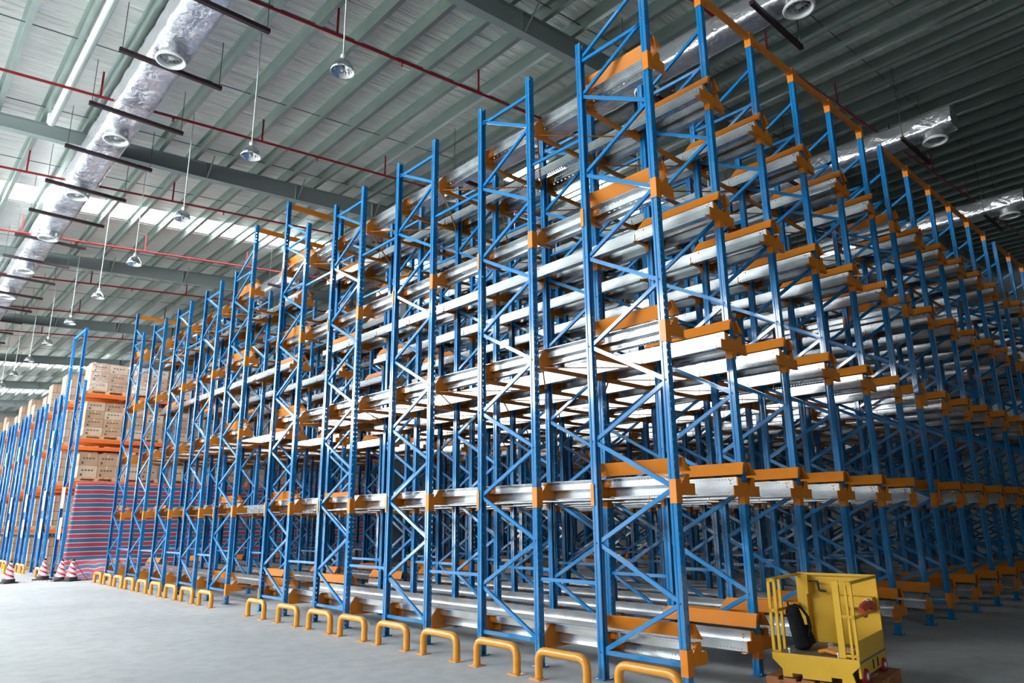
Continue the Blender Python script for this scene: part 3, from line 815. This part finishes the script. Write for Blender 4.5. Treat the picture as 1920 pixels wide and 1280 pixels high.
# traffic cones with red and white bands
def cone(loc, label, rz=0, yellow=False):
    r = root('traffic_cone', loc, rz)
    r.scale = (.86, .86, .86)
    b = MB().box(-.22,.22,-.22,.22,0,.045)
    b.lathe([(.20,.045),(.19,.13),(.185,.14)], 4 if False else 20); put('cone_base', b.mesh('cb', BLACK), r)
    m = MB(); n = 60
    def rad(z): return .165-(z-.12)*.215
    H = .66; rows = 60
    vs = []; 
    for j in range(rows+1):
        z = .12+(H-.12)*j/rows
        for k_ in range(n): a = 2*PI*k_/n; vs.append((rad(z)*math.cos(a), rad(z)*math.sin(a), z))
    s0 = len(m.v); m.v += vs
    for j in range(rows):
        for k_ in range(n):
            z = (j+.5)/rows; a = (k_ % (n//2))/(n/2)
            m.f.append([j*n+k_, j*n+(k_+1) % n, (j+1)*n+(k_+1) % n, (j+1)*n+k_]); m.sm.append(True)
            m.mi.append(0 if ((z*3.4 + a*1.0) % 1) < .42 else 1)
    put('cone_body', m.mesh('cone', [REDC, WHC]), r)
    put('cone_tip', MB().lathe([(rad(H),H),(rad(H)-.005,H+.06),(.03,H+.07),(0,H+.07)], 16).mesh('tip', BLACK), r)
    if yellow: put('hazard_tag', MB().box(-.2,-.14,-.03,.03,.3,.62).mesh('tagp', YELLOW), r)
    tag(r, label, 'traffic cone', 'red and white banded cones')
cone((-2.26, 21.30, 0), 'red and white banded traffic cone standing alone, leftmost, yellow tag near its top', .3, True)
cone((-1.30, 22.05, 0), 'red and white banded cone between the lone cone and the pair by the striped sheet', .8)
cone((-1.02, 21.1, 0), 'left cone of the touching pair beside the striped sheet', .1)
cone((-.80, 20.8, 0), 'right cone of the touching pair beside the striped sheet', .5)
pts = [Vector((-2.0,21.2,.02))]
for i in range(1, 24): pts.append(Vector((-2.0+i*.045, 21.2-.01*i+.05*math.sin(i*1.7), .02+.02*abs(math.sin(i*.9)))))
m = MB()
for i, (a, b) in enumerate(zip(pts, pts[1:])): m.cur = i % 2; m.bar(a, b, .05, .006)
m.cur = 0; m.tube([(-1.02,21.1,.63),(-.9,20.95,.56),(-.80,20.8,.63)], .012, 6); m.tube([(-.80,20.8,.63),(-.55,20.8,.25),(-.35,20.9,.02),(.2,21.0,.02)], .012, 6)
tag(put('barrier_tape', m.mesh('tape', [REDC, WHC])), 'red and white barrier tape lying on the floor between the cones', 'barrier tape')

# ------------------------------------------------------------------ yellow order-picker cage on a pallet
CW, CD, ZD, ZT = .76, .92, .335, 1.0
ang = math.atan2(-.989, .147)
cg = root('lift_cage', (.70, -.48, 0), ang)
tag(cg, 'yellow steel work platform cage standing on a wooden pallet before the right rack', 'work cage')
def part(name, m, mt, parent=cg, loc=(0,0,0), rot=None): return put(name, m.mesh(name, mt), parent, loc, 0, rot)
sk = [(0,.35),(CW,.35),(CW,.30),(CW-.07,.235),(CW-.045,.15),(CW-.16,.15),(CW-.16,.185),(CW-.25,.185),(CW-.25,.15),(.26,.15),(.26,.185),(.17,.185),(.17,.15),(.085,.15),(.085,.215),(0,.295)]
part('front_skirt', MB().prism(sk, -.02, 0), YELLOW)
part('deck', MB().box(0, CW, 0, CD, .315, .335), DECK)
m = MB().box(CW-.02, CW, .0, CD, .20, .315).box(0, CW, CD-.02, CD, .2, .315); part('side_skirt', m, YELLOW)
m = MB()
for u in (0, .055): m.box(u, u+.027, 0, .022, ZD, ZT)
for z in (ZD, .70, ZT-.03): m.box(0, .082, 0, .022, z, z+.03)
m.box(.0, .025, .29, .315, ZD, ZT)
m.box(.0, .022, .0, CD, ZT-.025, ZT); m.box(0, .022, .0, CD, .685, .71); m.box(0, .03, CD-.08, CD-.04, .6, ZT)
part('left_guardrail', m, YELLOW)
m = MB().box(CW-.165, CW-.11, -.004, .022, ZD+.02, ZT).box(CW-.025, CW, 0, .022, ZD, ZT).box(CW-.065, CW-.045, .0, .022, ZD, ZT)
for z in (ZD+.03, .69, ZT-.03): m.box(CW-.165, CW, 0, .018, z, z+.022)
m.box(CW-.022, CW, 0, CD, ZT-.025, ZT); m.box(CW-.022, CW, .0, CD, .68, .705); m.box(CW-.022, CW, CD-.03, CD, ZD, ZT); m.box(CW-.012, CW, .02, CD, ZD, .50)
part('right_guardrail', m, YELLOW)
part('back_panel', MB().box(.0, CW, CD-.012, CD, ZD, ZT).box(.0, CW, CD-.03, CD+.005, ZT-.02, ZT+.005), YELLOW)
m = MB().box(.03, .10, CD-.09, CD-.012, ZD, ZT-.02).box(.05,.125,CD-.11,CD-.012,.80,ZT-.015); part('mast_post', m, YELLOW)
part('shelf_box', MB().box(.40, CW-.03, CD-.14, CD-.012, .70, .80), YELLOW)
m = MB().tube([(.12,CD-.07,.925),(.215,CD-.07,.925)], .008, 8).tube([(.21,CD-.07,.932),(.225,CD-.075,.835)], .012, 8).tube([(.22,CD-.075,.84),(.29,CD-.075,.833)], .012, 8)
part('crank_handle', m, BLACK)
part('skirt_slot_shade', MB().box(CW-.001, CW+.001, .40, .45, .22, .30).box(CW-.001, CW+.001, .56, .61, .22, .30), BLACK)  # black plates paint the shade of holes in the uncut skirt
for v in (.12, CD-.16):
    w_ = put('wheel', MB().lathe([(0,-.045),(.055,-.045),(.062,-.035),(.062,.0),(.055,.010),(0,.010)], 24, (0,0,0), 'x').mesh('wheel', REDW), cg, (CW+.012, v, .205))
    put('wheel_hub', MB().lathe([(0,.02),(.035,.02),(.04,.0)], 16, (0,0,0), 'x').mesh('hub', ZINC), w_)
for u in (.15, CW-.18): part('latch_bolt', MB().lathe([(0,.06),(.014,.06),(.016,.05),(.012,.03),(.016,.0)], 12), ZINC, cg, (u, .025, ZD))
pl = put('wooden_pallet', pallet_mesh(.92, 1.06, WOOD, .135), None, (.70+.147*.38+.989*.52, -.48-.989*.38+.147*.52, 0), ang)
tag(pl, 'reddish wooden pallet under the yellow work cage', 'pallet')
Mx = Matrix.Rotation(ang, 4, 'Z'); CO = Vector((.70, -.48, 0))
def cw(u, v, z): return CO + Mx @ Vector((u, v, z))
# backpack
def backpack():
    m = MB(); n = 18; rows = 16; vs = []
    for j in range(rows+1):
        t = j/rows; z = .40*t
        hw = .135*(1-.15*t)*(math.sin(PI*min(1, .5+.5*(1-t)*1.15))**.5 if t > .55 else 1)
        hw = .14*(min(1, (t+.03)/.08)**.5)*(1-.35*max(0, t-.45)/.55)*((1-max(0, t-.86)/.16)**.5 if t > .86 else 1)
        hd = .085*(min(1, (t+.05)/.1)**.5)*(1-.25*t)*((1-max(0, t-.88)/.15)**.5 if t > .88 else 1)
        for k_ in range(n):
            a = 2*PI*k_/n; c, s_ = math.cos(a), math.sin(a); q = .75
            vs.append((hw*abs(c)**q*(1 if c > 0 else -1), hd*abs(s_)**q*(1 if s_ > 0 else -1)+.0, z))
    fs = [(j*n+i, j*n+(i+1) % n, (j+1)*n+(i+1) % n, (j+1)*n+i) for j in range(rows) for i in range(n)] + [tuple(range(n))[::-1], tuple(rows*n+i for i in range(n))]
    m.add(vs, fs, True); crumple(m, .006, 14)
    r = put('backpack', m.mesh('backpack', BAG), None, cw(.165, .40, ZD+.006), 0, (math.radians(-13), 0, ang+PI*.62))
    pk = MB(); pk.add([(v[0]*.72, v[1]*.55-.075, v[2]*.42+.03) for v in vs], fs, True); put('front_pocket', pk.mesh('pocket', BAG), r)
    for s_ in (-1, 1): put('shoulder_strap', MB().tube([(s_*.035,-.03,.395),(s_*.05,-.085,.36),(s_*.08,-.12,.27),(s_*.10,-.11,.18),(s_*.11,-.07,.11)], .013, 8).mesh('strap', BAG), r)
    put('carry_loop', MB().tube([(-.03,.02,.385),(-.025,.02,.425),(.025,.02,.425),(.03,.02,.385)], .008, 8).mesh('loop', BAG), r)
    put('zip_trim', MB().tube([(.118,.03,.10),(.112,.035,.2),(.09,.03,.30)], .005, 6).mesh('zip', ZINC), r)
    tag(r, 'black backpack leaning against the left rail inside the yellow cage', 'backpack')
backpack()
o = put('cardboard_sheet', MB().prism([(-.12,-.07),(.12,-.08),(.13,.06),(-.10,.08)], 0, .012, 'xy').mesh('cs', PWOOD), None, cw(.53, .26, ZD+.04), ang+.2, None); o.rotation_euler = (.1, 0, ang+.15)
tag(o, 'tan board lying on the cage deck beside the backpack', 'board')
o = put('work_glove', MB().tube([(-.09,0,.02),(-.03,.02,.035),(.04,0,.025),(.10,.01,.02)], .020, 8).mesh('wg', ORANGE), None, cw(.46, .15, ZD+.005), ang)
tag(o, 'orange glove under the tan board on the cage deck', 'glove')
tm = MB().lathe([(0,0),(.02,0),(.026,.012),(.018,.026),(0,.03)], 10); crumple(tm, .012, 30)
tag(put('crumpled_tissue', tm.mesh('tis', TISS), None, cw(.33, .66, ZD+.004)), 'crumpled white tissue at the back of the cage deck', 'tissue')
gm = MB(); gm.tube([(0,-.22,-.01),(0,-.14,.02),(0,.0,.035),(0,.10,.03),(0,.20,-.02)], .036, 10); gm.tube([(-.02,-.05,.0),(-.03,-.04,-.06),(-.02,-.01,-.075)], .02, 8); gm.tube([(-.02,.06,.0),(-.03,.07,-.05)], .018, 8); crumple(gm, .01, 20)
g_ = put('work_gloves', gm.mesh('gl', GLOVE), None, cw(CW-.01, .50, .735), ang); put('glove_cuff', MB().tube([(0,-.03,.05),(0,.05,.052),(0,.10,.04)], .026, 10).mesh('cuff', TISS), g_)
tag(g_, 'red and white cotton gloves draped over the right rail of the yellow cage', 'gloves')

# ------------------------------------------------------------------ world, camera, colour management
w = bpy.data.worlds.new('world'); scene.world = w; w.use_nodes = True
w.node_tree.nodes['Background'].inputs[0].default_value = (.75,.85,1,1); w.node_tree.nodes['Background'].inputs[1].default_value = 1.0
cam = bpy.data.cameras.new('camera'); co = bpy.data.objects.new('camera', cam); COL.objects.link(co)
yaw, pit, rol = .7394, .2493, -.0108
f = Vector((math.sin(yaw)*math.cos(pit), math.cos(yaw)*math.cos(pit), math.sin(pit)))
rr = Vector((math.cos(yaw), -math.sin(yaw), 0)); uu = rr.cross(f)
r2 = rr*math.cos(rol)+uu*math.sin(rol); u2 = -rr*math.sin(rol)+uu*math.cos(rol)
Mt = Matrix((r2, u2, -f)).transposed().to_4x4(); Mt.translation = CAM
co.matrix_world = Mt; cam.sensor_width = 36; cam.sensor_fit = 'HORIZONTAL'; cam.lens = 36*1328.2/1920
cam.clip_start = .05; cam.clip_end = 300
scene.camera = co
scene.view_settings.view_transform = 'Standard'; scene.view_settings.look = 'None'
scene.view_settings.exposure = 0.68; scene.view_settings.gamma = 1.0; scene.view_settings.use_curve_mapping = False
c = scene.cycles
c.max_bounces = 6; c.diffuse_bounces = 2; c.glossy_bounces = 4; c.transparent_max_bounces = 6
c.sample_clamp_indirect = 8; c.caustics_reflective = False; c.caustics_refractive = False
